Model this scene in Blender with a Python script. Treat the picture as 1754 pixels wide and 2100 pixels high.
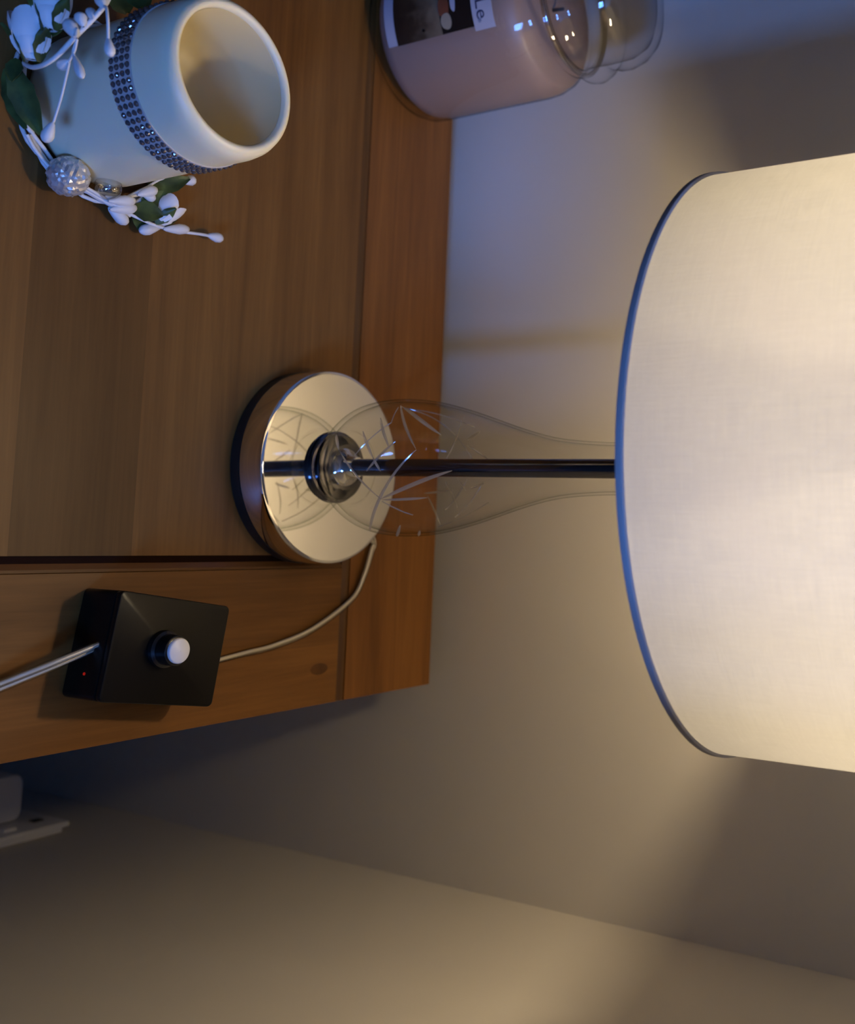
import bpy, bmesh, math, random
from mathutils import Vector, Matrix, Quaternion
random.seed(7)
PI = math.pi
T = 0.75                      # table top height above the floor; local z values below are above the table top
for o in list(bpy.data.objects): bpy.data.objects.remove(o)
scene = bpy.context.scene
COL = scene.collection

# ---------------------------------------------------------------- camera (phone held sideways)
F_PX, PPX, PPY = 2069.2, 1224.4, 915.4
C = Vector((0.04031, -0.49509, 0.48515 + T))
RIGHT = Vector((0.99561508, 0.09180188, -0.01797291))
UP = Vector((-0.02752069, 0.47107998, 0.88166108))
BACK = Vector((0.08940483, -0.87730044, 0.47154079))
cam_d = bpy.data.cameras.new('camera'); cam = bpy.data.objects.new('camera', cam_d); COL.objects.link(cam)
xa, ya = UP, -RIGHT
cam.matrix_world = Matrix(((xa.x, ya.x, BACK.x, C.x), (xa.y, ya.y, BACK.y, C.y), (xa.z, ya.z, BACK.z, C.z), (0, 0, 0, 1)))
cam_d.sensor_fit = 'VERTICAL'; cam_d.sensor_height = 36; cam_d.sensor_width = 36
cam_d.lens = F_PX * 36 / 2100
cam_d.shift_x = (877 - PPX) / 2100; cam_d.shift_y = -(1050 - PPY) / 2100
cam_d.clip_start = 0.02
cam_d.dof.use_dof = True; cam_d.dof.focus_distance = 0.53; cam_d.dof.aperture_fstop = 8.0
scene.camera = cam

# ---------------------------------------------------------------- light
vs = scene.view_settings
vs.view_transform = 'Standard'; vs.look = 'None'; vs.gamma = 1; vs.use_curve_mapping = False
vs.exposure = 0.0
w = bpy.data.worlds.new('dusk'); scene.world = w; w.use_nodes = True
w.node_tree.nodes['Background'].inputs[0].default_value = (0.10, 0.20, 0.55, 1)
w.node_tree.nodes['Background'].inputs[1].default_value = 0.6
WIN = dict(x=1.22, y=-1.55, z=T + 1.22, w=0.52, h=0.80)      # window in the wall behind the photographer
ld = bpy.data.lights.new('dusk_window_light', 'AREA'); ld.shape = 'RECTANGLE'; ld.size = WIN['w']; ld.size_y = WIN['h']
ld.color = (0.10, 0.29, 1.0); ld.energy = 120
lo = bpy.data.objects.new('dusk_window_light', ld); COL.objects.link(lo)
lo.location = (WIN['x'], WIN['y'] - 0.14, WIN['z']); lo.rotation_euler = (PI / 2, 0, 0)
BULB_STRENGTH = 192.0
BULB_COLOR = (1.0, 0.79, 0.48)

# ---------------------------------------------------------------- pixel helpers
def ray(px, py):
    return (RIGHT * (py - PPY) + UP * (px - PPX) - BACK * F_PX).normalized()
def on_z(px, py, z=0.0):
    d = ray(px, py); return C + d * ((T + z - C.z) / d.z)
def on_y(px, py, y):
    d = ray(px, py); return C + d * ((y - C.y) / d.y)
def on_x(px, py, x):
    d = ray(px, py); return C + d * ((x - C.x) / d.x)

# ---------------------------------------------------------------- mesh helpers
class MB:
    def __init__(s): s.v = []; s.f = []; s.uv = None
    def add(s, vs_, fs):
        o = len(s.v); s.v += [tuple(x) for x in vs_]; s.f += [tuple(i + o for i in f) for f in fs]
        return s
    def box(s, a, b):
        x0, y0, z0 = a; x1, y1, z1 = b
        return s.add([(x0,y0,z0),(x1,y0,z0),(x1,y1,z0),(x0,y1,z0),(x0,y0,z1),(x1,y0,z1),(x1,y1,z1),(x0,y1,z1)],
              [(3,2,1,0),(4,5,6,7),(0,1,5,4),(1,2,6,5),(2,3,7,6),(3,0,4,7)])
    def lathe(s, prof, n=48, close=False, frame=None):
        m = len(prof); vs_ = []; fs = []
        for i in range(n):
            a = 2 * PI * i / n
            for r, z in prof: vs_.append((r * math.cos(a), r * math.sin(a), z))
        for i in range(n):
            j = (i + 1) % n
            for k in range(m - 1 + (1 if close else 0)):
                k2 = (k + 1) % m
                fs.append((i*m+k, j*m+k, j*m+k2, i*m+k2))
        if frame is not None: vs_ = [frame @ Vector(q) for q in vs_]
        return s.add(vs_, fs)
    def tube(s, pts, r, n=10, caps=True):
        pts = [Vector(q) for q in pts]; m = len(pts)
        rad = r if isinstance(r, (list, tuple)) else [r] * m
        vs_ = []; fs = []
        t0 = (pts[1] - pts[0]).normalized()
        up = Vector((0, 0, 1)) if abs(t0.z) < .9 else Vector((1, 0, 0))
        nrm = (up - t0 * up.dot(t0)).normalized()
        for i in range(m):
            t = (pts[min(i+1, m-1)] - pts[max(i-1, 0)]).normalized()
            nrm = (nrm - t * nrm.dot(t)).normalized(); b = t.cross(nrm)
            for k in range(n):
                a = 2 * PI * k / n; vs_.append(pts[i] + (nrm * math.cos(a) + b * math.sin(a)) * rad[i])
        for i in range(m - 1):
            for k in range(n):
                k2 = (k + 1) % n; fs.append((i*n+k, i*n+k2, (i+1)*n+k2, (i+1)*n+k))
        if caps: fs.append(tuple(range(n-1, -1, -1))); fs.append(tuple((m-1)*n + k for k in range(n)))
        return s.add(vs_, fs)
    def build(s, name, mat, parent=None, smooth=True, bevel=0, seg=2, angle=40):
        me = bpy.data.meshes.new(name); me.from_pydata(s.v, [], s.f); me.update()
        if bevel:
            bm = bmesh.new(); bm.from_mesh(me)
            ed = [e for e in bm.edges if len(e.link_faces) == 2 and e.calc_face_angle(0) > math.radians(30)]
            bmesh.ops.bevel(bm, geom=ed, offset=bevel, segments=seg, profile=.5, affect='EDGES', clamp_overlap=True)
            bm.to_mesh(me); bm.free()
        return link(name, me, mat, parent, smooth, angle)
def link(name, me, mat, parent=None, smooth=True, angle=40):
    if mat is not None and not me.materials: me.materials.append(M[mat])
    if smooth:
        me.polygons.foreach_set('use_smooth', [True] * len(me.polygons))
        try: me.set_sharp_from_angle(angle=math.radians(angle))
        except Exception: pass
    o = bpy.data.objects.new(name, me); COL.objects.link(o)
    if parent is not None:
        o.parent = parent; o.matrix_parent_inverse = Matrix.Translation(parent.location).inverted()
    return o
def child_of(c, parent):      # parent sits at the world origin offset of its own parent
    c.parent = parent; bpy.context.view_layer.update(); c.matrix_parent_inverse = parent.matrix_world.inverted(); return c
def thing(name, label, cat, loc, group=None):
    o = bpy.data.objects.new(name, None); COL.objects.link(o); o.location = loc
    o.empty_display_size = .02
    o['label'] = label; o['category'] = cat
    if group: o['group'] = group
    return o
def struct(o, label=None):
    o['kind'] = 'structure'
    if label: o['label'] = label
    return o
def spline(pts, n=8):
    pts = [Vector(q) for q in pts]; out = []
    for i in range(len(pts) - 1):
        p0 = pts[max(i-1, 0)]; p1 = pts[i]; p2 = pts[i+1]; p3 = pts[min(i+2, len(pts)-1)]
        for k in range(n):
            t = k / n
            out.append(0.5 * ((2*p1) + (p2-p0)*t + (2*p0-5*p1+4*p2-p3)*t*t + (3*p1-p0-3*p2+p3)*t**3))
    out.append(pts[-1]); return out
def axis_frame(p, d):
    d = Vector(d).normalized(); q = Vector((0, 0, 1)).rotation_difference(d)
    return Matrix.Translation(p) @ q.to_matrix().to_4x4()

# ---------------------------------------------------------------- materials
M = {}
def mat(name):
    m = bpy.data.materials.new(name); m.use_nodes = True; nt = m.node_tree; nt.nodes.clear()
    out = nt.nodes.new('ShaderNodeOutputMaterial'); M[name] = m
    def N(t, **k):
        n = nt.nodes.new('ShaderNode' + t)
        for a, b in k.items(): setattr(n, a, b)
        return n
    return m, nt, out, N
def setin(n, **k):
    for a, b in k.items(): n.inputs[a.replace('_', ' ')].default_value = b
def simple(name, col, rough=.5, metal=0, **k):
    m, nt, out, N = mat(name); p = N('BsdfPrincipled')
    p.inputs['Base Color'].default_value = (*col, 1); p.inputs['Roughness'].default_value = rough; p.inputs['Metallic'].default_value = metal
    for a, b in k.items(): p.inputs[a.replace('_', ' ')].default_value = b
    nt.links.new(p.outputs[0], out.inputs[0]); return m, nt, p, N
def noise_bump(nt, p, N, scale, strength, dist=.001, coord='Object'):
    tc = N('TexCoord'); nz = N('TexNoise'); setin(nz, Scale=scale, Detail=4.0)
    bp = N('Bump'); setin(bp, Strength=strength, Distance=dist)
    nt.links.new(tc.outputs[coord], nz.inputs['Vector']); nt.links.new(nz.outputs[0], bp.inputs['Height']); nt.links.new(bp.outputs[0], p.inputs['Normal'])
    return nz

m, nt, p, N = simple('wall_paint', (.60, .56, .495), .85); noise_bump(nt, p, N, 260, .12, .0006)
m, nt, p, N = simple('ceiling_paint', (.75, .74, .72), .9)
m, nt, p, N = simple('white_gloss', (.75, .74, .72), .35)
m, nt, p, N = simple('carpet', (.22, .19, .17), .95); noise_bump(nt, p, N, 500, .5, .004)
m, nt, p, N = simple('socket_plastic', (.72, .70, .68), .35)
m, nt, p, N = simple('dark_plastic', (.012, .011, .011), .4)
m, nt, p, N = simple('black_plastic', (.005, .0045, .004), .30, Specular_IOR_Level=.22); noise_bump(nt, p, N, 900, .08, .0003)
m, nt, p, N = simple('black_gloss', (.008, .008, .008), .25)
m, nt, p, N = simple('knob_white', (.80, .80, .80), .4)
m, nt, p, N = simple('rim_fabric', (.38, .37, .37), .8)
m, nt, p, N = simple('chrome', (.80, .80, .80), .04, 1)
m, nt, p, N = simple('chrome_dark_room', (.16, .16, .18), .10, 1)  # pole and collar: chrome with the dark room's reflection put into its colour
m, nt, p, N = simple('black_rubber', (.010, .010, .010), .35)
m, nt, p, N = simple('white_bud', (.70, .70, .70), .45)
m, nt, p, N = simple('stem_white', (.74, .73, .72), .5)
m, nt, p, N = simple('petal', (.82, .81, .80), .6, Subsurface_Weight=.2, Subsurface_Radius=(.004, .004, .004)); 
m, nt, p, N = simple('wax_pink', (.275, .195, .165), .45, Subsurface_Weight=.25, Subsurface_Radius=(.01, .006, .005))
nz = noise_bump(nt, p, N, 60, .05, .001)
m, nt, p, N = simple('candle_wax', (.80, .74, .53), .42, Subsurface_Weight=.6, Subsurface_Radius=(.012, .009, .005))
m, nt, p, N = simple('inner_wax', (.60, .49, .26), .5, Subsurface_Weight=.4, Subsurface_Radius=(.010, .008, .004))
m, nt, p, N = simple('band_base', (.46, .43, .42), .5, .0)
m, nt, p, N = simple('crystal', (.15, .135, .14), .10, .6)
m, nt, p, N = simple('label_paper', (.40, .40, .46), .45)
m, nt, p, N = simple('label_ink', (.03, .03, .07), .5)
m, nt, p, N = simple('label_cream', (.30, .25, .18), .5)
m, nt, p, N = simple('label_red', (.16, .045, .02), .5)
m, nt, p, N = simple('joint_dark', (.020, .009, .005), .9, Specular_IOR_Level=0.0)  # near-black matte strip filling the gaps between boards
m, nt, p, N = simple('far_wall_darkened', (.22, .21, .20), .85)  # unseen walls, darkened to cut the warm light they bounce back
m, nt, p, N = simple('brass', (.75, .6, .35), .3, 1)

# glitter ball
m, nt, p, N = simple('glitter', (.70, .68, .66), .25, .6)
tc = N('TexCoord'); vo = N('TexVoronoi'); setin(vo, Scale=420.0); bp = N('Bump'); setin(bp, Strength=1.0, Distance=.002)
nt.links.new(tc.outputs['Object'], vo.inputs['Vector']); nt.links.new(vo.outputs['Color'], bp.inputs['Height']); nt.links.new(bp.outputs[0], p.inputs['Normal'])

# leaf
m, nt, p, N = simple('leaf', (.05, .11, .03), .5)
tc = N('TexCoord'); nz = N('TexNoise'); setin(nz, Scale=90.0, Detail=5.0); cr = N('ValToRGB')
cr.color_ramp.elements[0].position = .3; cr.color_ramp.elements[0].color = (.016, .034, .008, 1)
cr.color_ramp.elements[1].position = .75; cr.color_ramp.elements[1].color = (.105, .150, .032, 1)
nt.links.new(tc.outputs['Object'], nz.inputs['Vector']); nt.links.new(nz.outputs[0], cr.inputs[0]); nt.links.new(cr.outputs[0], p.inputs['Base Color'])

# printed picture on the label: warm mottled print
m, nt, p, N = simple('label_picture', (.1, .07, .04), .4)
tc = N('TexCoord'); nz = N('TexNoise'); setin(nz, Scale=120.0, Detail=4.0); sp = N('SeparateXYZ'); cr = N('ValToRGB')
ma = N('Math', operation='MULTIPLY_ADD'); ma.inputs[1].default_value = .5; mb = N('Math', operation='SUBTRACT'); mb.inputs[1].default_value = .25
nt.links.new(tc.outputs['Object'], nz.inputs['Vector']); nt.links.new(tc.outputs['Generated'], sp.inputs[0])
nt.links.new(nz.outputs[0], ma.inputs[0]); nt.links.new(sp.outputs['Z'], ma.inputs[2]); nt.links.new(ma.outputs[0], mb.inputs[0]); nt.links.new(mb.outputs[0], cr.inputs[0])
e = cr.color_ramp.elements; e[0].position = .08; e[0].color = (.016, .010, .007, 1); e[1].position = .55; e[1].color = (.16, .12, .075, 1)
x = e.new(.25); x.color = (.032, .020, .011, 1)
nt.links.new(cr.outputs[0], p.inputs['Base Color'])

# stained pine, grain along one object axis
def wood(name, axis):
    m, nt, p, N = simple(name, (.3, .13, .05), .48, Specular_IOR_Level=.25)
    tc = N('TexCoord'); oi = N('ObjectInfo'); add = N('VectorMath', operation='MULTIPLY_ADD')
    cmb = N('CombineXYZ')
    for i in range(3): nt.links.new(oi.outputs['Random'], cmb.inputs[i])
    add.inputs[1].default_value = (7, 7, 7)
    nt.links.new(cmb.outputs[0], add.inputs[0]); nt.links.new(tc.outputs['Object'], add.inputs[2])
    mp = N('Mapping'); s = [1, 1, 1]; s['xyz'.index(axis)] = .05; mp.inputs['Scale'].default_value = s
    nt.links.new(add.outputs[0], mp.inputs['Vector'])
    n1 = N('TexNoise'); setin(n1, Scale=60.0, Detail=6.0, Roughness=.65, Distortion=.6)
    n2 = N('TexNoise'); setin(n2, Scale=14.0, Detail=3.0, Distortion=1.2)
    n3 = N('TexNoise'); setin(n3, Scale=420.0, Detail=2.0)
    for n in (n1, n2, n3): nt.links.new(mp.outputs[0], n.inputs['Vector'])
    mx = N('Math', operation='MULTIPLY_ADD'); mx.inputs[1].default_value = .55; nt.links.new(n1.outputs[0], mx.inputs[0])
    m2 = N('Math', operation='MULTIPLY'); m2.inputs[1].default_value = .32; nt.links.new(n2.outputs[0], m2.inputs[0]); 
    m3 = N('Math', operation='MULTIPLY_ADD'); m3.inputs[1].default_value = .13; nt.links.new(n3.outputs[0], m3.inputs[0]); nt.links.new(m2.outputs[0], m3.inputs[2])
    nt.links.new(m3.outputs[0], mx.inputs[2])
    cr = N('ValToRGB'); e = cr.color_ramp.elements
    e[0].position = .30; e[0].color = (.098, .042, .0100, 1); e[1].position = .70; e[1].color = (.270, .128, .031, 1)
    x = e.new(.5); x.color = (.184, .083, .0195, 1)
    nt.links.new(mx.outputs[0], cr.inputs[0])
    mul = N('MixRGB', blend_type='MULTIPLY'); mul.inputs[0].default_value = 1
    nt.links.new(cr.outputs[0], mul.inputs[1]); nt.links.new(oi.outputs['Color'], mul.inputs[2])
    nt.links.new(mul.outputs[0], p.inputs['Base Color'])
    bp = N('Bump'); setin(bp, Strength=.12, Distance=.0006); nt.links.new(n1.outputs[0], bp.inputs['Height']); nt.links.new(bp.outputs[0], p.inputs['Normal'])
wood('pine_x', 'x'); wood('pine_y', 'y'); wood('pine_z', 'z')

# thin clear glass: transparent sheet with angle-dependent reflection and edge absorption
def thin_glass(name, edge=(.36, .42, .36), power=3.2, refl=.05, base=(.96, .97, .96)):
    m, nt, out, N = mat(name)
    lw = N('LayerWeight'); lw.inputs['Blend'].default_value = .5
    p1 = N('Math', operation='POWER'); p1.inputs[1].default_value = power; nt.links.new(lw.outputs['Facing'], p1.inputs[0])
    p2 = N('Math', operation='POWER'); p2.inputs[1].default_value = 5; nt.links.new(lw.outputs['Facing'], p2.inputs[0])
    mc = N('MixRGB'); mc.inputs[1].default_value = (*base, 1); mc.inputs[2].default_value = (*edge, 1); nt.links.new(p1.outputs[0], mc.inputs[0])
    fr = N('Math', operation='MULTIPLY_ADD'); fr.inputs[1].default_value = .30; fr.inputs[2].default_value = refl; nt.links.new(p2.outputs[0], fr.inputs[0])
    tr = N('BsdfTransparent'); gl = N('BsdfGlossy'); gl.inputs['Roughness'].default_value = .02
    nt.links.new(mc.outputs[0], tr.inputs[0]); mx = N('MixShader'); nt.links.new(fr.outputs[0], mx.inputs[0])
    nt.links.new(tr.outputs[0], mx.inputs[1]); nt.links.new(gl.outputs[0], mx.inputs[2]); nt.links.new(mx.outputs[0], out.inputs[0])
thin_glass('lamp_glass', (.30, .36, .28), 9.0, .022, (.994, .995, .992)); thin_glass('jar_glass', (.30, .31, .34), 6.0, .04, (.993, .993, .993)); thin_glass('window_glass', (.9, .9, .9))
thin_glass('iridescent', (.55, .50, .48), 2.0, .25)
thin_glass('cord_clear', (.60, .55, .45), 1.5, .10)
# ground cut facets of the glass
m, nt, out, N = mat('cut_glass')
tr = N('BsdfTransparent'); tr.inputs[0].default_value = (.95, .95, .93, 1); gl = N('BsdfGlossy'); gl.inputs['Roughness'].default_value = .12
tl = N('BsdfTranslucent'); tl.inputs[0].default_value = (.95, .90, .80, 1); df = N('BsdfDiffuse'); df.inputs[0].default_value = (.8, .8, .78, 1)
a = N('MixShader'); a.inputs[0].default_value = .40; b = N('MixShader'); b.inputs[0].default_value = .8; c = N('MixShader'); c.inputs[0].default_value = .5
nt.links.new(df.outputs[0], b.inputs[1]); nt.links.new(tl.outputs[0], b.inputs[2])
nt.links.new(b.outputs[0], a.inputs[1]); nt.links.new(gl.outputs[0], a.inputs[2])
nt.links.new(tr.outputs[0], c.inputs[1]); nt.links.new(a.outputs[0], c.inputs[2]); nt.links.new(c.outputs[0], out.inputs[0])
m, nt, p, N = simple('conductor', (.80, .72, .57), .35, .35)

# lamp shade: translucent woven cotton
m, nt, out, N = mat('shade_fabric')
tc = N('TexCoord'); sep = N('SeparateXYZ'); nt.links.new(tc.outputs['Object'], sep.inputs[0])
at = N('Math', operation='ARCTAN2'); nt.links.new(sep.outputs['Y'], at.inputs[0]); nt.links.new(sep.outputs['X'], at.inputs[1])
au = N('Math', operation='MULTIPLY'); au.inputs[1].default_value = .1454; nt.links.new(at.outputs[0], au.inputs[0])
cb = N('CombineXYZ'); nt.links.new(au.outputs[0], cb.inputs[0]); nt.links.new(sep.outputs['Z'], cb.inputs[1])
def thread(sx, sy):
    mp = N('Mapping'); mp.inputs['Scale'].default_value = (sx, sy, 1); nt.links.new(cb.outputs[0], mp.inputs[0])
    nz = N('TexNoise'); setin(nz, Scale=1.0, Detail=3.0, Roughness=.7); nt.links.new(mp.outputs[0], nz.inputs['Vector']); return nz
t1 = thread(1000, 45); t2 = thread(45, 1000); t3 = thread(350, 350)
s1 = N('Math', operation='ADD'); nt.links.new(t1.outputs[0], s1.inputs[0]); nt.links.new(t2.outputs[0], s1.inputs[1])
s2 = N('Math', operation='MULTIPLY_ADD'); s2.inputs[1].default_value = .5; nt.links.new(t3.outputs[0], s2.inputs[0]); nt.links.new(s1.outputs[0], s2.inputs[2])
cr = N('MapRange'); setin(cr, From_Min=.9, From_Max=1.6, To_Min=.86, To_Max=1.14); nt.links.new(s2.outputs[0], cr.inputs[0])
bp = N('Bump'); setin(bp, Strength=.7, Distance=.0006); nt.links.new(s2.outputs[0], bp.inputs['Height'])
df = N('BsdfDiffuse'); df.inputs[0].default_value = (.46, .41, .36, 1); nt.links.new(bp.outputs[0], df.inputs['Normal'])
tl = N('BsdfTranslucent'); mulc = N('MixRGB', blend_type='MULTIPLY'); mulc.inputs[0].default_value = 1
mulc.inputs[1].default_value = (.40, .405, .43, 1); nt.links.new(cr.outputs[0], mulc.inputs[2]); nt.links.new(mulc.outputs[0], tl.inputs[0])
ad = N('MixShader'); ad.inputs[0].default_value = .36
nt.links.new(df.outputs[0], ad.inputs[1]); nt.links.new(tl.outputs[0], ad.inputs[2]); nt.links.new(ad.outputs[0], out.inputs[0])

def emit(name, col, s):
    m, nt, out, N = mat(name); e = N('Emission'); e.inputs[0].default_value = (*col, 1); e.inputs[1].default_value = s
    nt.links.new(e.outputs[0], out.inputs[0])
emit('bulb_glow', BULB_COLOR, BULB_STRENGTH); emit('led_red', (1, .03, .02), .25)

# ---------------------------------------------------------------- the room: an alcove beside a chimney breast
YW, XW = 0.168, 0.313
X0, X1, Y0, ZC = -3.2, 3.0, -1.55, 2.6
struct(MB().box((X0-.1, Y0-.1, -.1), (X1+.1, YW+.1, 0)).build('floor', 'carpet', smooth=False))
struct(MB().box((X0-.1, Y0-.1, ZC), (X1+.1, YW+.1, ZC+.1)).build('ceiling', 'ceiling_paint', smooth=False))
struct(MB().box((X0-.1, YW, 0), (XW+.05, YW+.1, ZC)).build('wall_back', 'wall_paint', smooth=False))
struct(MB().box((XW, -.42, 0), (X1, YW+.1, ZC)).build('wall_right', 'wall_paint', smooth=False))
struct(MB().box((X0-.1, Y0, 0), (X0, YW, ZC)).build('wall_left', 'far_wall_darkened', smooth=False))
struct(MB().box((X1, Y0, 0), (X1+.1, -.42, ZC)).build('wall_side', 'far_wall_darkened', smooth=False))
wx0, wx1, wz0, wz1 = WIN['x']-WIN['w']/2, WIN['x']+WIN['w']/2, WIN['z']-WIN['h']/2, WIN['z']+WIN['h']/2
b = MB(); b.box((X0, Y0-.1, 0), (wx0, Y0, ZC)); b.box((wx1, Y0-.1, 0), (X1, Y0, ZC)); b.box((wx0, Y0-.1, 0), (wx1, Y0, wz0)); b.box((wx0, Y0-.1, wz1), (wx1, Y0, ZC))
struct(b.build('wall_front', 'far_wall_darkened', smooth=False))
fr = MB(); t = .045
fr.box((wx0, Y0-.09, wz0), (wx0+t, Y0-.04, wz1)); fr.box((wx1-t, Y0-.09, wz0), (wx1, Y0-.04, wz1))
fr.box((wx0+t, Y0-.09, wz0), (wx1-t, Y0-.04, wz0+t)); fr.box((wx0+t, Y0-.09, wz1-t), (wx1-t, Y0-.04, wz1))
win = struct(fr.build('window_1', 'white_gloss', smooth=False))
MB().box((WIN['x']-.02, Y0-.085, wz0+t), (WIN['x']+.02, Y0-.045, wz1-t)).build('mullion', 'white_gloss', win, smooth=False)
for xa_, xb_ in ((wx0+t, WIN['x']-.02), (WIN['x']+.02, wx1-t)):
    MB().box((xa_, Y0-.068, wz0+t), (xb_, Y0-.062, wz1-t)).build('pane', 'window_glass', win, smooth=False)
struct(MB().box((X0, YW-.016, 0), (XW, YW, .12)).build('baseboard_back', 'white_gloss', smooth=False, bevel=.004))
struct(MB().box((XW-.016, -.42, 0), (XW, YW-.016, .12)).build('baseboard_right', 'white_gloss', smooth=False, bevel=.004))

# ---------------------------------------------------------------- wooden table
TBL = thing('wooden_table', 'orange-brown stained pine table with a grooved plank top, standing in the alcove', 'table', (-.3, -.08, 0))
TX0, TX1, TY0, TY1, TH = -.76, .157, -.33, .1445, .030
def plank(name, x0, x1, y0, y1, mt, tint, ch=None, z1=0.0):
    b = MB().box((x0, y0, T+z1-TH+.006), (x1, y1, T+z1))
    o = b.build(name, mt, TBL, bevel=0); o.color = (*tint, 1); return o
def chamfer_board(name, axis, lo, hi, a, b_, mt, tint, ch=.0060, drop=.0042):
    # board along `axis` from lo to hi, cross-section from a (chamfered edge) to b_
    z0, z1 = T-TH+.006, T
    s = 1 if b_ > a else -1
    sec = [(a, z0), (a, z1-drop), (a+s*ch, z1-.0003), (a+s*(ch+.0015), z1), (b_-s*.0012, z1), (b_, z1-.0012), (b_, z0)]
    n = len(sec); vs_ = []
    for e in (lo, hi):
        for c_, z in sec: vs_.append((e, c_, z) if axis == 'x' else (c_, e, z))
    fs = [tuple(range(n)), tuple(range(2*n-1, n-1, -1))] + [(i, (i+1) % n, n+(i+1) % n, n+i) for i in range(n)]
    me = bpy.data.meshes.new(name); me.from_pydata(vs_, [], fs)
    bm = bmesh.new(); bm.from_mesh(me); bmesh.ops.recalc_face_normals(bm, faces=bm.faces); bm.to_mesh(me); bm.free()
    o = link(name, me, mt, TBL, True, 12); o.color = (*tint, 1); return o
PX1 = .0575
plank('plank', TX0, PX1, -.1260, .0408, 'pine_x', (1.0, 1.0, 1.0))
plank('plank', TX0, PX1, -.1950, -.1260, 'pine_x', (.62, .61, .60))
plank('plank', TX0, PX1, -.2642, -.1950, 'pine_x', (1.0, 1.0, 1.0))
plank('plank', TX0, PX1, TY0, -.2642, 'pine_x', (.85, .85, .85))
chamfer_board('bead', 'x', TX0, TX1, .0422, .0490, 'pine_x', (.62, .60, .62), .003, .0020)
plank('plank', TX0, TX1, .0490, TY1, 'pine_x', (1.14, .98, .86))
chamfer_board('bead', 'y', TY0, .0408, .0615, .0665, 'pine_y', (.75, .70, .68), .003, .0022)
plank('plank', .0665, .1178, TY0, .0408, 'pine_y', (1.02, .94, .86))
plank('plank', .1178, TX1, TY0, .0408, 'pine_y', (1.12, 1.02, .90))
kn = on_z(655, 1372, .0002)
MB().lathe([(.0001, 0), (.0045, -.0001), (.0060, -.0004)], 20, frame=Matrix.Translation((kn.x, kn.y, T+.00015)) @ Matrix.Diagonal((.8, 1.7, 1, 1))).build('knot', 'pine_z', TBL).color = (.72, .62, .58, 1)
MB().box((TX0, .0408, T-.02), (TX1, .0422, T-.0016)).build('joint', 'joint_dark', TBL, smooth=False)
MB().box((PX1, TY0, T-.02), (.0615, .0408, T-.0022)).build('joint', 'joint_dark', TBL, smooth=False)
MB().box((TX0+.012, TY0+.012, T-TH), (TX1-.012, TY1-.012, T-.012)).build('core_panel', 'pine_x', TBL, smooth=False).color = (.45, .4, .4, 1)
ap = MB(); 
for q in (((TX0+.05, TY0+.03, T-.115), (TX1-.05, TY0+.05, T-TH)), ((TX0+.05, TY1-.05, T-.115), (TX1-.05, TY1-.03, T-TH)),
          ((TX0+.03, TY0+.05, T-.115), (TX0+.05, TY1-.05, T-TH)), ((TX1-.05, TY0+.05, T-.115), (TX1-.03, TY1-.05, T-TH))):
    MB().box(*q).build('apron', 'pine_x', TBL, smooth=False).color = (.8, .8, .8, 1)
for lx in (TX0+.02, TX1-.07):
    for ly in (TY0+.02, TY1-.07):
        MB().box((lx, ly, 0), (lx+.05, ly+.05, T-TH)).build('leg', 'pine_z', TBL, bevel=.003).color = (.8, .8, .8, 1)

# ---------------------------------------------------------------- table lamp
LAMP = thing('table_lamp', 'lit table lamp with a cream drum shade, cut-glass stem and round chrome base', 'lamp', (0, 0, T))
R0, HB = .0625, .0265
base = MB().lathe([(R0-.0015, T+.0080), (R0, T+.0086), (R0, T+HB-.0022), (R0-.0006, T+HB-.0008), (R0-.0022, T+HB), (R0-.0026, T+HB), (R0-.006, T+HB), (.0001, T+HB)], 128).build('base', 'chrome', LAMP, angle=30)
MB().lathe([(.0001, T+.0003), (R0-.001, T+.0003), (R0+.0002, T+.001), (R0+.0002, T+.0080), (R0-.0015, T+.0082)], 96).build('base_pad', 'black_rubber', base, angle=30)
LEAN = .0122
def ln(p): return (p[0] + LEAN * (p[2] - T - HB), p[1], p[2])
def leaned(b): b.v = [ln(q) for q in b.v]; return b
zc = T + HB
leaned(MB().lathe([(.0225, zc), (.0232, zc+.0008), (.0232, zc+.0024), (.0222, zc+.0031), (.0205, zc+.0033), (.0205, zc+.0042), (.0212, zc+.0048), (.0212, zc+.0062), (.0200, zc+.0068), (.0001, zc+.0068)], 64)).build('collar', 'chrome_dark_room', LAMP, angle=30)
PROF = [(.0300,.0170), (.0310,.0205), (.0330,.0240), (.0385,.0297), (.0464,.0350), (.0545,.0388), (.0634,.0411), (.0725,.0422), (.0823,.0426), (.0940,.0420), (.1058,.0406),
        (.1190,.0378), (.1319,.0344), (.1415,.0315), (.1507,.0286), (.1630,.0247), (.1753,.0212), (.1870,.0184), (.1992,.0165), (.2150,.0152), (.2313,.0146), (.2600,.0148), (.2900,.0152), (.3160,.0158)]
pz = [spline([(r, 0, z) for z, r in PROF], 4)][0]
glass = leaned(MB().lathe([(q.x, T + q.z + .0025) for q in pz], 96)).build('glass_body', 'lamp_glass', LAMP, angle=80)
inner = []
for q in pz[2:]: 
    th = .0016 + .0030*max(0, (.075 - q.z)/.045); inner.append((max(q.x - th, .0005), T + q.z + .0025 + (.004 if q.z < .036 else 0)))
leaned(MB().lathe(inner, 96)).build('glass_inner_wall', 'lamp_glass', glass, angle=80)
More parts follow.
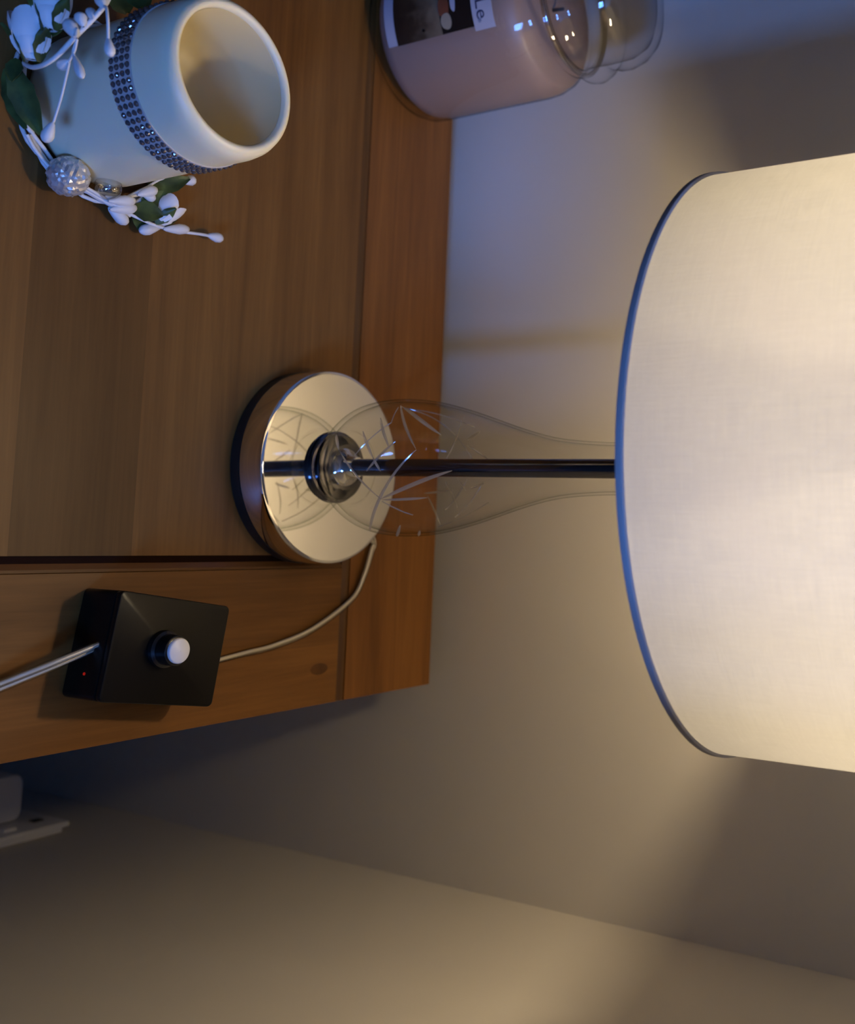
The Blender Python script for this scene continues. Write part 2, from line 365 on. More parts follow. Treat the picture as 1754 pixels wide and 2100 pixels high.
# thick clear foot of the vase
leaned(MB().lathe([(.0165, zc+.0075), (.0235, zc+.0090), (.0260, zc+.0120), (.0235, zc+.0138), (.0160, zc+.0130), (.0148, zc+.0100)], 64, close=True)).build('glass_foot', 'lamp_glass', glass, angle=80)
leaned(MB().lathe([(.0118, zc+.0070), (.0124, zc+.0095), (.0112, zc+.0115), (.0090, zc+.0128), (.0076, zc+.0150), (.0070, zc+.0185), (.0062, zc+.0195), (.0001, zc+.0196)], 48)).build('stem_nut', 'chrome', LAMP, angle=40)
leaned(MB().lathe([(.0055, zc+.0190), (.0055, T+.335)], 32)).build('pole', 'chrome_dark_room', LAMP)
leaned(MB().lathe([(.0001, T+.319), (.0165, T+.319), (.0170, T+.321), (.0170, T+.326), (.0120, T+.331), (.0001, T+.331)], 40)).build('neck_cap', 'chrome', LAMP, angle=40)
leaned(MB().lathe([(.0130, T+.331), (.0145, T+.334), (.0145, T+.362), (.0120, T+.368), (.0001, T+.368)], 32)).build('bulb_holder', 'white_gloss', LAMP, angle=40)
BZ = T + .410
bl = MB().lathe([(.0001, BZ+.022), (.0060, BZ+.0200), (.0115, BZ+.0155), (.0160, BZ+.0090), (.0180, BZ+.0020), (.0178, BZ-.0040), (.0160, BZ-.0110), (.0130, BZ-.0200), (.0110, BZ-.0300), (.0105, BZ-.0420)], 24)
bl.build('light_bulb', 'bulb_glow', LAMP, angle=80)
SR, SZ0, SZ1 = .1454, T + .3061, T + .505
sh = MB().lathe([(SR, SZ0 + (SZ1-SZ0) * k / 12) for k in range(13)], 160).build('lamp_shade', 'shade_fabric', LAMP, angle=80)
def ring(z0, z1): return MB().lathe([(SR-.0012, z0), (SR+.0011, z0), (SR+.0014, z0+.0004), (SR+.0014, z1-.0004), (SR+.0006, z1), (SR-.0012, z1)], 160, close=True)
ring(SZ0-.0004, SZ0+.0030).build('shade_trim', 'rim_fabric', sh, angle=50)
ring(SZ1-.0030, SZ1+.0004).build('shade_trim', 'rim_fabric', sh, angle=50)
MB().lathe([(.0155, T+.352), (.0215, T+.352), (.0215, T+.3545), (.0155, T+.3545)], 32, close=True).build('shade_fitter', 'white_gloss', LAMP, angle=40)
for k in range(3):
    a = 2*PI*k/3 + .5
    MB().tube([(.02*math.cos(a), .02*math.sin(a), T+.353), (.144*math.cos(a), .144*math.sin(a), SZ1-.03)], .0015, 8).build('shade_spoke', 'white_gloss', LAMP)

# cut decoration of the glass: ground grooves laid on the surface of the glass body
def prof_r(z):
    z = z - T - .0025
    for (za, ra), (zb, rb) in zip(PROF, PROF[1:]):
        if za <= z <= zb: return ra + (rb - ra) * (z - za) / (zb - za)
    return PROF[0][1] if z < PROF[0][0] else PROF[-1][1]
def hit_glass(px, py, back=False):
    d = ray(px, py); res = None; prev = 1
    for i in range(1600):
        q = C + d * (.45 + i * .0003)
        if not (T+.031 < q.z < T+.30): prev = 1; continue
        g = math.hypot(q.x - LEAN*(q.z-zc), q.y) - prof_r(q.z)
        if prev > 0 >= g and not back: return q
        if prev <= 0 < g and back: return q
        prev = g
    # silhouette: nearest point
    best = min((C + d * (.45 + i * .0003) for i in range(1600)), key=lambda q: abs(math.hypot(q.x - LEAN*(q.z-zc), q.y) - prof_r(q.z)) if T+.031 < q.z < T+.3 else 9)
    return best
def c4(x, y): return (640 + x / 2.6985, 780 + y / 2.6985)
def cut(pts, wid, back=False, pointed=True):
    P = [hit_glass(*c4(*q), back) for q in pts]
    tz = []
    for q in P: tz.append((math.atan2(q.y, q.x - LEAN*(q.z-zc)), q.z))
    for i in range(1, len(tz)):
        while tz[i][0] - tz[i-1][0] > PI: tz[i] = (tz[i][0] - 2*PI, tz[i][1])
        while tz[i][0] - tz[i-1][0] < -PI: tz[i] = (tz[i][0] + 2*PI, tz[i][1])
    full = spline([(a, 0, z) for a, z in tz], 12 if len(tz) == 2 else 8)
    n = len(full); vs_ = []; fs = []
    def surf(a, z, lift): 
        r = prof_r(z) + lift; return Vector((r*math.cos(a) + LEAN*(z-zc), r*math.sin(a), z))
    for i, q in enumerate(full):
        t_ = i / (n-1); wv = .8 * wid * (max(math.sin(PI*t_), .06) ** (.7 if pointed else .35))
        c0 = surf(q.x, q.z, .00005); q2 = full[min(i+1, n-1)]; q1 = full[max(i-1, 0)]
        tg = (surf(q2.x, q2.z, 0) - surf(q1.x, q1.z, 0)).normalized()
        nr = Vector((math.cos(q.x), math.sin(q.x), 0)); side = tg.cross(nr).normalized()
        vs_ += [c0 - side*wv/2, c0 + nr*.00035, c0 + side*wv/2, c0 - nr*.0004]
    for i in range(n-1):
        for k in range(4): fs.append((4*i+k, 4*i+(k+1) % 4, 4*i+4+(k+1) % 4, 4*i+4+k))
    fs += [(0, 1, 2, 3), (4*n-1, 4*n-2, 4*n-3, 4*n-4)]
    MB().add(vs_, fs).build('cut_groove', 'cut_glass', glass, angle=20)
for q in [([(492,140),(575,378)], .0022), ([(578,385),(320,835)], .0024), ([(150,385),(385,658)], .0018), ([(240,415),(440,235)], .0010),
          ([(380,208),(430,375)], .0024), ([(283,282),(345,440)], .0024), ([(303,502),(465,338)], .0022), ([(340,430),(380,502)], .0022),
          ([(385,655),(775,500)], .0030), ([(502,148),(715,303)], .0030), ([(388,660),(640,648)], .0022), ([(388,668),(560,745)], .0016),
          ([(150,385),(135,300)], .0026), ([(490,800),(470,862)], .0024), ([(598,830),(590,860)], .0022), ([(440,235),(480,150)], .0010)]:
    cut(*q)
for q in [([(740,440),(842,200)], .0016), ([(510,152),(720,240),(895,445)], .0014), ([(860,360),(980,440)], .0016), ([(737,718),(860,545)], .0014),
          ([(740,560),(805,705)], .0014), ([(790,760),(950,560)], .0014), ([(640,640),(710,800)], .0016), ([(700,810),(980,675)], .0014), ([(805,540),(850,610)], .0014),
          ([(530,160),(900,260)], .0014), ([(870,600),(955,570)], .0020), ([(620,625),(780,605)], .0020), ([(860,330),(930,285)], .0020)]:
    cut(*q, back=True)

# ---------------------------------------------------------------- dimmer box on the cord
BX = thing('dimmer_box', 'black plastic dimmer box with a white-capped knob, on the table end boards', 'dimmer', (.107, -.122, T))
bc = Vector((.107, -.122, T)); ang = math.radians(-9.3); bw, bl_, bh = .0555, .0715, .030
RB = Matrix.Translation(bc) @ Matrix.Rotation(ang, 4, 'Z')
def rbox(x0, y0, z0, x1, y1, z1, cr=.003, n=4):
    pts = []
    for cx_, cy_, a0 in ((x1-cr, y0+cr, -90), (x1-cr, y1-cr, 0), (x0+cr, y1-cr, 90), (x0+cr, y0+cr, 180)):
        for k in range(n+1):
            a = math.radians(a0 + 90*k/n); pts.append((cx_ + cr*math.cos(a), cy_ + cr*math.sin(a)))
    m_ = len(pts); b = MB()
    b.add([(x, y, z0) for x, y in pts] + [(x, y, z1) for x, y in pts], [tuple(range(m_-1, -1, -1)), tuple(range(m_, 2*m_))] + [(i, (i+1) % m_, m_+(i+1) % m_, m_+i) for i in range(m_)])
    return b
def place(b, Mx): b.v = [tuple(Mx @ Vector(q)) for q in b.v]; return b
body = place(rbox(-bw/2, -bl_/2, .0005, bw/2, bl_/2, bh-.0042), RB).build('case', 'black_plastic', BX, bevel=.0006)
place(rbox(-bw/2, -bl_/2, bh-.0038, bw/2, bl_/2, bh), RB).build('lid', 'black_plastic', BX, bevel=.0009)
place(rbox(-bw/2+.001, -bl_/2+.001, bh-.0044, bw/2-.001, bl_/2-.001, bh-.0036), RB).build('seam', 'black_gloss', BX, smooth=False)
kx, ky = -.0008, -.0042
KN = RB @ Matrix.Translation((kx, ky, 0))
kb = MB().lathe([(.0098, bh+.0002), (.0100, bh+.0008), (.0096, bh+.0030), (.0082, bh+.0040), (.0078, bh+.0110), (.0070, bh+.0116), (.0001, bh+.0116)], 40, frame=KN).build('knob', 'black_gloss', BX, angle=40)
MB().lathe([(.0066, bh+.0114), (.0066, bh+.0128), (.0058, bh+.0135), (.0001, bh+.0138)], 36, frame=KN).build('knob_cap', 'knob_white', kb, angle=50)

def on_front(px, py):          # where a line of sight meets the front face of the box
    iv = RB.inverted(); o_ = iv @ C; d = iv.to_3x3() @ ray(px, py); return o_ + d * ((-bl_/2 - o_.y) / d.y)
# ---------------------------------------------------------------- clear twin cord
def cord(name, parent, pts, twist):
    path = spline(pts, 14)
    n = len(path); A = []; B = []
    for i, q in enumerate(path):
        t_ = (path[min(i+1, n-1)] - path[max(i-1, 0)]).normalized(); side = t_.cross(Vector((0, 0, 1))).normalized(); up = side.cross(t_)
        a = twist(i/(n-1)); d = (side*math.cos(a) + up*math.sin(a)) * .00185; A.append(q+d); B.append(q-d)
    ins = MB()
    ins.tube(A, .00200, 12); ins.tube(B, .00200, 12); o = ins.build(name, "cord_clear", parent, angle=80); o["label"] = "clear insulation of the twin cord"
    for L in (A, B): child_of(MB().tube(L, .00115, 8).build("conductor", "conductor", None, angle=80), o)
    return o
h = .0034
_l = on_front(173, 1382)
MB().lathe([(.0001, .0006), (.0007, .0004), (.0008, 0)], 16, frame=RB @ Matrix.Translation((_l.x, -bl_/2, _l.z)) @ Matrix.Rotation(PI/2, 4, 'X')).build('indicator_light', 'led_red', BX)
q_out = RB @ Vector((.0075, bl_/2 - .001, .010)); _q = on_front(196, 1325); q_in = RB @ Vector((_q.x, -bl_/2 + .001, _q.z))
cord('power_cord', LAMP,
     [(.0300, .0560, T+h+.0005), (.0478, .0680, T+h), tuple(on_z(762, 1130, h)), tuple(on_z(746, 1182, h)), tuple(on_z(720, 1230, h)), tuple(on_z(640, 1291, h)), tuple(on_z(560, 1325, h)), tuple(on_z(500, 1340, h+.002)), tuple(q_out)],
     lambda t: .2 + 1.1*t)
e0 = on_z(100, 1367, _q.z*.75 + .001); e1 = on_z(0, 1407, .0080); e2 = on_z(-110, 1452, .0036)
cord('power_cord', BX,
     [tuple(q_in), tuple(q_in + (e0-q_in)*.35 + Vector((0, 0, .0003))), tuple(e0), tuple(e1), tuple(e2), tuple(on_z(-200, 1500, .003))], lambda t: .9 - .5*t)

# ---------------------------------------------------------------- wall socket and plug on the right wall
SY0, SY1, SZa, SZb = -.046, .100, T-.440, T-.354
so = thing('wall_socket', 'white double wall socket low on the side wall below the table', 'socket', (XW, (SY0+SY1)/2, SZa))
MB().box((XW-.005, SY0+.004, SZa+.004), (XW, SY1-.004, SZb-.004)).build('back_box', 'socket_plastic', so, bevel=.001)
fp = MB().box((XW-.010, SY0, SZa), (XW-.0045, SY1, SZb)).build('face_plate', 'socket_plastic', so, bevel=.002)
for yy in (.000, .052):
    MB().box((XW-.0125, yy-.006, SZb-.030), (XW-.0085, yy+.006, SZb-.010)).build('rocker_switch', 'socket_plastic', fp, bevel=.001)
MB().box((XW-.0112, .078, SZb-.026), (XW-.0095, .087, SZb-.018)).build('earth_slot', 'dark_plastic', fp, bevel=.0004)
pl = thing('power_plug', 'white power plug pushed into the wall socket', 'plug', (XW-.03, .052, T-.43))
place(rbox(0, -.024, -.024, .040, .024, .024, .008), Matrix.Translation((XW-.0108-.040, .052, T-.411))).build('plug_body', 'socket_plastic', pl, bevel=.003)
MB().tube(spline([(XW-.030, .052, T-.434), (XW-.032, .050, T-.48), (XW-.04, .03, T-.60), (XW-.06, -.05, T-.74)], 8), .003, 10).build('plug_cord', 'socket_plastic', pl)

# ---------------------------------------------------------------- wax pillar candle with rhinestone band
CX, CY, CR, CH, CI = -.1765, -.1655, .0388, .1045, .0318
CD = thing('pillar_candle', 'cream hollow wax pillar candle with a band of rhinestones', 'candle', (CX, CY, T))
FC = Matrix.Translation((CX, CY, T))
MB().lathe([(.0001, .0004), (CR-.003, .0004), (CR-.0005, .002), (CR, .006), (CR, CH-.010), (CR-.0006, CH-.0050), (CR-.0020, CH-.0016), (CR-.0040, CH-.0001), (CI+.0020, CH), (CI+.0006, CH-.0008), (CI+.0002, CH-.003),
            (CI+.0002, CH-.050), (.0001, CH-.051)], 96, frame=FC).build('candle_body', 'candle_wax', CD, angle=80)
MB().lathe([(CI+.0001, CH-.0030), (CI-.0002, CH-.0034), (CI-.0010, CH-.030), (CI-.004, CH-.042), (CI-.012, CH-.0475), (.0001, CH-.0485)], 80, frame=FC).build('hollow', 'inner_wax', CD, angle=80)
ZB0, ZB1 = .0640, .0790
band = MB().lathe([(CR-.0004, ZB0), (CR+.0006, ZB0), (CR+.0006, ZB1), (CR-.0004, ZB1)], 96, close=True, frame=FC).build('rhinestone_band', 'band_base', CD, angle=30)
gm = MB()
gv = []; rr = .00150
for k in range(8): gv.append((rr*math.cos(PI*k/4), rr*math.sin(PI*k/4), 0))
for k in range(8): gv.append((rr*.88*math.cos(PI*k/4), rr*.88*math.sin(PI*k/4), .0005))
for k in range(8): gv.append((rr*.50*math.cos(PI*k/4+.39), rr*.50*math.sin(PI*k/4+.39), .0011))
gm.add(gv, [(k, (k+1) % 8, 8+(k+1) % 8, 8+k) for k in range(8)] + [f for k in range(8) for f in ((8+k, 8+(k+1) % 8, 16+k), (8+(k+1) % 8, 16+(k+1) % 8, 16+k))] + [tuple(16+k for k in range(8))])
gme = bpy.data.meshes.new('rhinestone'); gme.from_pydata(gm.v, [], gm.f); gme.materials.append(M['crystal'])
NCOL = 70
for i in range(NCOL):
    for j in range(4):
        a = 2*PI*i/NCOL + (0.0 if j % 2 == 0 else 0)
        z = ZB0 + (j+.5)*(ZB1-ZB0)/4
        g = bpy.data.objects.new('rhinestone', gme); COL.objects.link(g); g.parent = band
        Q = Matrix.Translation((CX + (CR+.0006)*math.cos(a), CY + (CR+.0006)*math.sin(a), T+z)) @ Matrix.Rotation(a, 4, 'Z') @ Matrix.Rotation(PI/2 + random.uniform(-.06, .06), 4, 'Y') @ Matrix.Rotation(random.random()*.7, 4, 'Z')
        g.matrix_world = Q

# ---------------------------------------------------------------- floral candle ring
WR = thing('candle_ring', 'wire candle ring of white buds, roses and green leaves around the wax pillar', 'candle ring', (CX, CY, T))
def bud(p, d, L=.010, r=.0027, name='bud', mt='white_bud'):
    p = Vector(p)
    prof = [(.0004, 0), (r*.45, L*.12), (r*.75, L*.35), (r, L*.62), (r*.88, L*.82), (r*.5, L*.95), (.0001, L)]
    MB().lathe(prof, 14, frame=axis_frame(p, d)).build(name, mt, WR, angle=80)
def wire(pts, r=.0009, name='stem'):
    MB().tube(spline(pts, 6), r, 8).build(name, 'stem_white', WR, angle=80)
def leaf(p0, p1, wid, nrm, curl=.15, name='leaf', mt='leaf', fold=.25, parent=None):
    p0, p1 = Vector(p0), Vector(p1); ax = p1 - p0; L = ax.length; ax.normalize()
    nrm = Vector(nrm); nrm = (nrm - ax*nrm.dot(ax)).normalized(); sd = ax.cross(nrm)
    n, mm = 9, 5; top = []; 
    for i in range(n):
        t_ = i/(n-1); w_ = wid*.5*(math.sin(PI*min(1, t_*.92+.04))**.8)*(1 - .25*t_)
        w_ *= 1 + .07*math.sin(i*2.6)
        for j in range(mm):
            s_ = (j/(mm-1))*2 - 1
            top.append(p0 + ax*(L*t_) + sd*(w_*s_) + nrm*(-curl*L*(t_*t_ - t_*.4) + fold*w_*abs(s_) + .0004*math.sin(5*t_+3*s_)))
    bot = [q - nrm*.0004 for q in top]; V = n*mm; fs = []
    for i in range(n-1):
        for j in range(mm-1):
            a = i*mm+j; fs += [(a, a+mm, a+mm+1, a+1), (V+a, V+a+1, V+a+mm+1, V+a+mm)]
    edge = [j for j in range(mm)] + [i*mm+mm-1 for i in range(1, n)] + [(n-1)*mm+j for j in range(mm-2, -1, -1)] + [i*mm for i in range(n-2, 0, -1)]
    for k in range(len(edge)):
        a, b = edge[k], edge[(k+1) % len(edge)]; fs.append((a, b, V+b, V+a))
    MB().add(top+bot, fs).build(name, mt, parent or WR, angle=60)
def petal_shell(p, d, r, h_, a0, a1, flare, name, parent, mt='petal'):
    Fm = axis_frame(p, d); na, nh = 9, 7; vs_ = []
    for lay in (0, .00035):
        for i in range(nh):
            t_ = i/(nh-1)
            for j in range(na):
                s_ = j/(na-1); a = a0 + (a1-a0)*s_
                edge = math.sin(PI*s_)**.5
                rr_ = r*(math.sin(PI*(.12+.55*t_)) + flare*max(0, t_-.6)*2.2) - lay
                vs_.append(Fm @ Vector((rr_*math.cos(a), rr_*math.sin(a), h_*t_*(.55+.45*edge))))
    fs = []; V = nh*na
    for i in range(nh-1):
        for j in range(na-1):
            q = i*na+j; fs += [(q, q+1, q+na+1, q+na), (V+q, V+q+na, V+q+na+1, V+q+1)]
    for j in range(na-1):
        q = (nh-1)*na+j; fs.append((q, q+1, V+q+1, V+q))
    for i in range(nh-1):
        q = i*na; fs.append((q, q+na, V+q+na, V+q)); q = i*na+na-1; fs.append((q+na, q, V+q, V+q+na))
    return MB().add(vs_, fs).build(name, mt, parent, angle=60)
def rosebud(p, d, s=1.0, sep_n=3, spin=0.):
    p = Vector(p); d = Vector(d).normalized()
    core = MB().lathe([(.0008*s, 0), (.0048*s, .002*s), (.0066*s, .006*s), (.0062*s, .010*s), (.0042*s, .0145*s), (.0018*s, .0165*s), (.0001, .0168*s)], 20, frame=axis_frame(p, d)).build('rosebud', 'petal', WR, angle=80)
    for k in range(3):
        a = spin + k*2*PI/3; petal_shell(p, d, .0074*s, .0185*s, a-1.25, a+1.25, .10+.1*(k == 1), 'petal', core)
    q = Vector((0, 0, 1)).rotation_difference(d)
    for k in range(sep_n):
        a = spin + .8 + k*2*PI/sep_n; rd = q @ Vector((math.cos(a), math.sin(a), 0))
        leaf(p + rd*.003*s - d*.0012*s, p + rd*.0092*s + d*.0125*s, .0080*s, -rd*.8 + d*.25, .1, 'sepal', fold=.2, parent=core)
def Y(px, py, y): return on_y(px, py, y)
def Z(px, py, z): return on_z(px, py, z)
def toward(a, b): return (Vector(b) - Vector(a))
# ring of twisted wire lying round the foot of the candle
for k in range(3):
    pts = []
    for i in range(49):
        a = 2*PI*i/48; rr_ = .0455 + .0025*math.cos(5*a + k*2.1); pts.append((CX + rr_*math.cos(a), CY + rr_*math.sin(a), T + .0042 + .0024*math.sin(5*a + k*2.1)))
    MB().tube(pts, .0011, 8).build('ring_wire', 'stem_white', WR, angle=80)
# front-left cluster: two rosebuds, arching stem with buds
rosebud(Y(104, 60, -.224), Vector((-.75, .0, -.02)), 1.10, 3, .3+PI/3)
rosebud(Y(68, 122, -.223), Vector((-.75, -.15, .05)), 1.20, 3, .5+PI/3)
A = [Y(50, 130, -.222), Y(66, 138, -.224), Y(92, 132, -.226), Y(120, 112, -.226), Y(152, 78, -.225), Y(190, 40, -.223), Y(218, 6, -.220), Y(232, -25, -.216)]
wire(A, .0011)
wire([Y(205, 22, -.222), Y(217, 14, -.223), Y(221, 40, -.2235), Y(222, 80, -.222)], .0007); bud(Y(221, 76, -.222), toward(Y(221, 76, -.222), Y(226, 108, -.221)), .0090, .0024)
wire([Y(160, 70, -.225), Y(158, 60, -.227), Y(154, 76, -.228)], .0008)
bud(Y(157, 78, -.227), toward(Y(157, 78, -.227), Y(138, 42, -.228)), .0110, .0033)
bud(Y(172, 55, -.226), toward(Y(172, 55, -.226), Y(163, 30, -.227)), .0070, .0028)
bud(Y(190, 38, -.224), toward(Y(190, 38, -.224), Y(181, 10, -.221)), .0080, .0024)
bud(Y(212, 16, -.223), toward(Y(212, 16, -.223), Y(205, -8, -.222)), .0080, .0028)
wire([Y(158, 80, -.225), Y(153, 104, -.224), Y(142, 125, -.222)], .0006); bud(Y(143, 124, -.222), toward(Y(143, 124, -.222), Y(116, 141, -.221)), .0088, .0026)
wire([Y(156, 86, -.225), Y(150, 105, -.224), Y(153, 115, -.2235)], .0006); bud(Y(151, 112, -.2235), toward(Y(151, 112, -.2235), Y(168, 158, -.2225)), .0135, .0022)
wire([Y(142, 128, -.222), Y(134, 165, -.219), Y(124, 205, -.217), Y(110, 250, -.2155)], .0006); bud(Y(109, 250, -.2155), toward(Y(109, 250, -.2155), Y(94, 286, -.2155)), .0105, .0030)
# long dark leaves hugging the foot
leaf(Y(22, 132, -.222), Y(84, 276, -.209), .0150, (0.35, -.8, .5), .02, fold=.30)
leaf(Y(12, 140, -.219), Y(50, 262, -.213), .0140, (0.2, -.9, .2), .05, fold=.25)
leaf(Y(35, 120, -.222), Y(22, 165, -.224), .0090, (0, -.8, .6), .1)
leaf(Z(270, -30, .02), Z(300, 22, .028), .016, (0, -.6, .8), .1)
leaf(Z(235, -25, .02), Z(262, 30, .012), .014, (.2, -.6, .6), .1)
# right-hand side: bundle of white wires, glitter balls, buds, leaves and a rose
for k, dz in enumerate((0, .0022, .0040, .0012)):
    o_ = [0, 3, -3, 5][k]
    wire([Z(58+o_, 276, .004+dz), Z(76+o_, 308, .004+dz), Z(112+o_, 352+o_, .005+dz), Z(160, 378+o_, .007+dz), Z(215, 410+o_, .006+dz), Z(262+o_, 438+o_, .005+dz)], .0009)
for px, py, z, r, mt in ((140, 362, .012, .0100, 'glitter'), (222, 384, .012, .0068, 'iridescent')):
    c_ = Z(px, py, z)
    me = bpy.data.meshes.new('glitter_ball'); bm = bmesh.new(); bmesh.ops.create_icosphere(bm, subdivisions=4 if mt == 'glitter' else 3, radius=r)
    if mt == 'glitter':
        for v in bm.verts: v.co *= 1 + random.uniform(-.06, .05)
    bm.to_mesh(me); bm.free(); o = link('ornament_ball', me, mt, WR, mt != 'glitter'); o.matrix_parent_inverse = Matrix.Identity(4); o.location = c_ - WR.location
def budz(p0, p1, r=.0028, z=.008, z2=None):
    a = Z(*p0, z); b = Z(*p1, z if z2 is None else z2); bud(a, b-a, (b-a).length, r)
budz((205, 408), (240, 418), .0026); budz((215, 402), (262, 424), .0028, .010); budz((222, 412), (278, 412), .0030, .012); budz((225, 430), (280, 426), .0032, .009)
budz((222, 425), (262, 459), .0034, .006); budz((282, 400), (322, 388), .0030, .012); budz((292, 398), (318, 408), .0026, .010)
wire([Z(190, 392, .006), Z(235, 405, .008), Z(272, 402, .010), Z(300, 395, .012)], .0008)
wire([Z(262, 404, .009), Z(300, 385, .011), Z(335, 366, .010), Z(378, 370, .010)], .0007); budz((376, 374), (400, 368), .0030, .010)
wire([Z(252, 432, .006), Z(290, 450, .008), Z(330, 466, .008), Z(365, 474, .008), Z(410, 480, .009), Z(432, 484, .009)], .0009)
budz((425, 482), (457, 490), .0030, .009); budz((335, 470), (388, 470), .0030, .009); budz((332, 464), (286, 474), .0032, .006)
leaf(Z(272, 430, .006), Z(335, 440, .014), .0140, (-.2, -.4, .9), .10); leaf(Z(290, 412, .007), Z(362, 402, .012), .0100, (0, -.3, .9), .1)
leaf(Z(300, 396, .006), Z(390, 365, .016), .0110, (0, -.5, .8), .05); leaf(Z(272, 445, .004), Z(312, 470, .004), .0110, (0, -.3, .9), .1)
rosebud(Z(318, 456, .006), toward(Z(318, 456, .006), Z(350, 425, .010)), .95, 3, .6)
leaf(Z(300, 372, .004), Z(350, 372, .010), .010, (0, -.4, .9), .1)

# ---------------------------------------------------------------- jar candle
JX, JY, JR = -.3315, .0910, .0580
JC = thing('jar_candle', 'pinkish candle in a clear lidded glass jar with a printed label', 'candle', (JX, JY, T))
FJ = Matrix.Translation((JX, JY, T))
MB().lathe([(.0001, .0030), (.034, .0022), (.044, .0006), (.0500, .0010), (.0550, .0042), (.0575, .0100), (JR, .018), (JR, .108), (.0572, .1160), (.0545, .1240), (.0500, .1300), (.0478, .1335),
            (.0476, .1375), (.0492, .1390), (.0492, .1420), (.0470, .1440)], 96, frame=FJ).build('jar', 'jar_glass', JC, angle=80)
MB().lathe([(.0001, .0085), (.046, .0085), (.0515, .0105), (.0555, .0150), (.0568, .022), (.0568, .108), (.0560, .1155), (.0533, .1232), (.0505, .1262), (.0001, .1250)], 80, frame=FJ).build('wax', 'wax_pink', JC, angle=60)
MB().tube([(JX, JY, T+.1245), (JX+.001, JY, T+.134)], .0012, 8).build('wick', 'black_rubber', JC)
lid = MB().lathe([(.0440, .1400), (.0445, .1450), (.0480, .1455), (.0520, .1465), (.0545, .1490), (.0550, .1525), (.0535, .1560), (.0500, .1590), (.0478, .1625), (.0480, .1670), (.0500, .1715), (.0502, .1770), (.0480, .1850),
            (.0430, .1920), (.0340, .1960), (.0200, .1975), (.0001, .1978)], 96, frame=FJ).build('lid', 'jar_glass', JC, angle=80)
MB().lathe([(.0440, .1400), (.0435, .1500), (.0440, .1600), (.0435, .1780), (.0400, .1870), (.0330, .1915), (.0001, .1930)], 80, frame=FJ).build('lid_liner', 'jar_glass', lid, angle=80)
MB().lathe([(.0462, .1405), (.0478, .1415), (.0478, .1435), (.0462, .1445)], 64, close=True, frame=FJ).build('seal_ring', 'iridescent', lid, angle=60)
# the label, wrapped round the jar
def jar_pt(s, z, lift=.0004):           # s: arc length along the label, measured from its right edge
    a = A_EDGE - s / JR; r = JR + lift
    return (JX + r*math.cos(a), JY + r*math.sin(a), T + z)
def jar_hit(px, py):
    d = ray(px, py); ox, oy = C.x-JX, C.y-JY; a = d.x**2+d.y**2; b = ox*d.x+oy*d.y; c = ox*ox+oy*oy-JR*JR
    t_ = (-b - math.sqrt(max(b*b-a*c, 0)))/a; q = C + d*t_; return math.atan2(q.y-JY, q.x-JX), q.z - T
A_EDGE = jar_hit(890, 75)[0]
zl = [jar_hit(*q)[1] for q in ((789, 40), (808, 40), (970, 30), (1013, 30))]
def wrap(name, mt, s0, s1, z0, z1, lift, parent=None, n=16):
    b = MB(); vs_ = []
    for i in range(n+1):
        s_ = s0 + (s1-s0)*i/n
        vs_ += [jar_pt(s_, z0, lift), jar_pt(s_, z1, lift), jar_pt(s_, z1, lift-.0003), jar_pt(s_, z0, lift-.0003)]
    fs = []
    for i in range(n):
        for k in range(4): fs.append((4*i+k, 4*i+(k+1) % 4, 4*i+4+(k+1) % 4, 4*i+4+k))
    fs += [(3, 2, 1, 0), (4*n, 4*n+1, 4*n+2, 4*n+3)]
    return b.add(vs_, fs).build(name, mt, parent or JC, angle=30)
LW = .078
lab = wrap('label_sheet', 'label_paper', 0, LW, zl[0], zl[1], .0006)
pic = wrap('label_picture', 'label_picture', -.0004, LW, zl[1], zl[2], .0006)
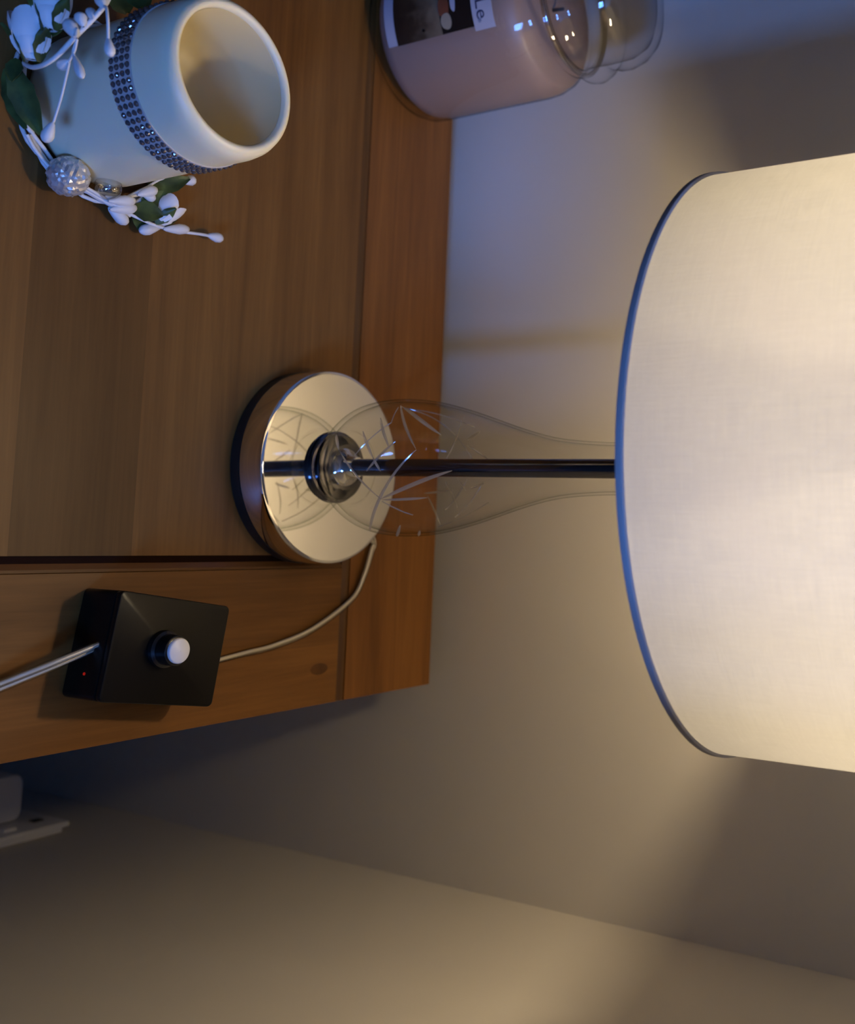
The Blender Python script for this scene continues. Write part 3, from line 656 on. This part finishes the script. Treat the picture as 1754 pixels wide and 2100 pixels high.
wrap('label_banner', 'label_paper', -.0035, LW+.0035, zl[2], zl[3], .0009)
def blob(name, mt, cs, cz, pts, lift):
    vs_ = [jar_pt(cs, cz, lift)]; n = len(pts)
    for s_, z_ in pts: vs_.append(jar_pt(cs+s_, cz+z_, lift))
    MB().add(vs_, [(0, 1+(k+1) % n, 1+k) for k in range(n)]).build(name, mt, pic, smooth=False)
def oval(a, b_, wob=0., n=20): return [((a*(1+wob*math.sin(3*2*PI*k/n)))*math.cos(2*PI*k/n), (b_*(1+wob*math.cos(2*2*PI*k/n)))*math.sin(2*PI*k/n)) for k in range(n)]
zm = (zl[1]+zl[2])/2; hz = zl[2]-zl[1]
bk = wrap('print_patch', 'black_gloss', -.0003, LW-.004, zl[1]+hz*.60, zl[2], .0008, pic, 24)
blob('print_patch', 'label_red', .0165, zl[1]+hz*.66, oval(.0075, hz*.075, .10), .0011)
blob('print_patch', 'label_cream', .0072, zl[1]+hz*.675, oval(.0052, hz*.070, .05), .00120)
blob('print_patch', 'black_gloss', .0052, zl[1]+hz*.37, [(.0016*f_*math.cos(k*PI/5), hz*.032*f_*math.sin(k*PI/5)) for k in range(10) for f_ in [1 if k % 2 else .5]], .00085)
blob('print_patch', 'label_paper', .0185, zl[1]+hz*.78, oval(.0065, hz*.035, .1), .00125)
def wrap_text(txt, s_right, zbase, size, name='lettering'):
    cu = bpy.data.curves.new(name, 'FONT'); cu.body = txt; cu.size = size; cu.align_x = 'RIGHT'; cu.resolution_u = 3; cu.space_character = 1.05
    to = bpy.data.objects.new(name, cu); COL.objects.link(to)
    me = bpy.data.meshes.new_from_object(to.evaluated_get(bpy.context.evaluated_depsgraph_get())); bpy.data.objects.remove(to)
    for v in me.vertices: v.co = Vector(jar_pt(s_right - v.co.x, zbase + v.co.y, .00105))
    me.materials.clear(); link(name, me, 'label_ink', JC, False)
zh = zl[3]-zl[2]
wrap_text('YANKEE CANDLe', .0030, zl[2]+zh*.22, zh*.82)
wrap_text('\u00ae', .0012, zl[2]+zh*.24, zh*.22)
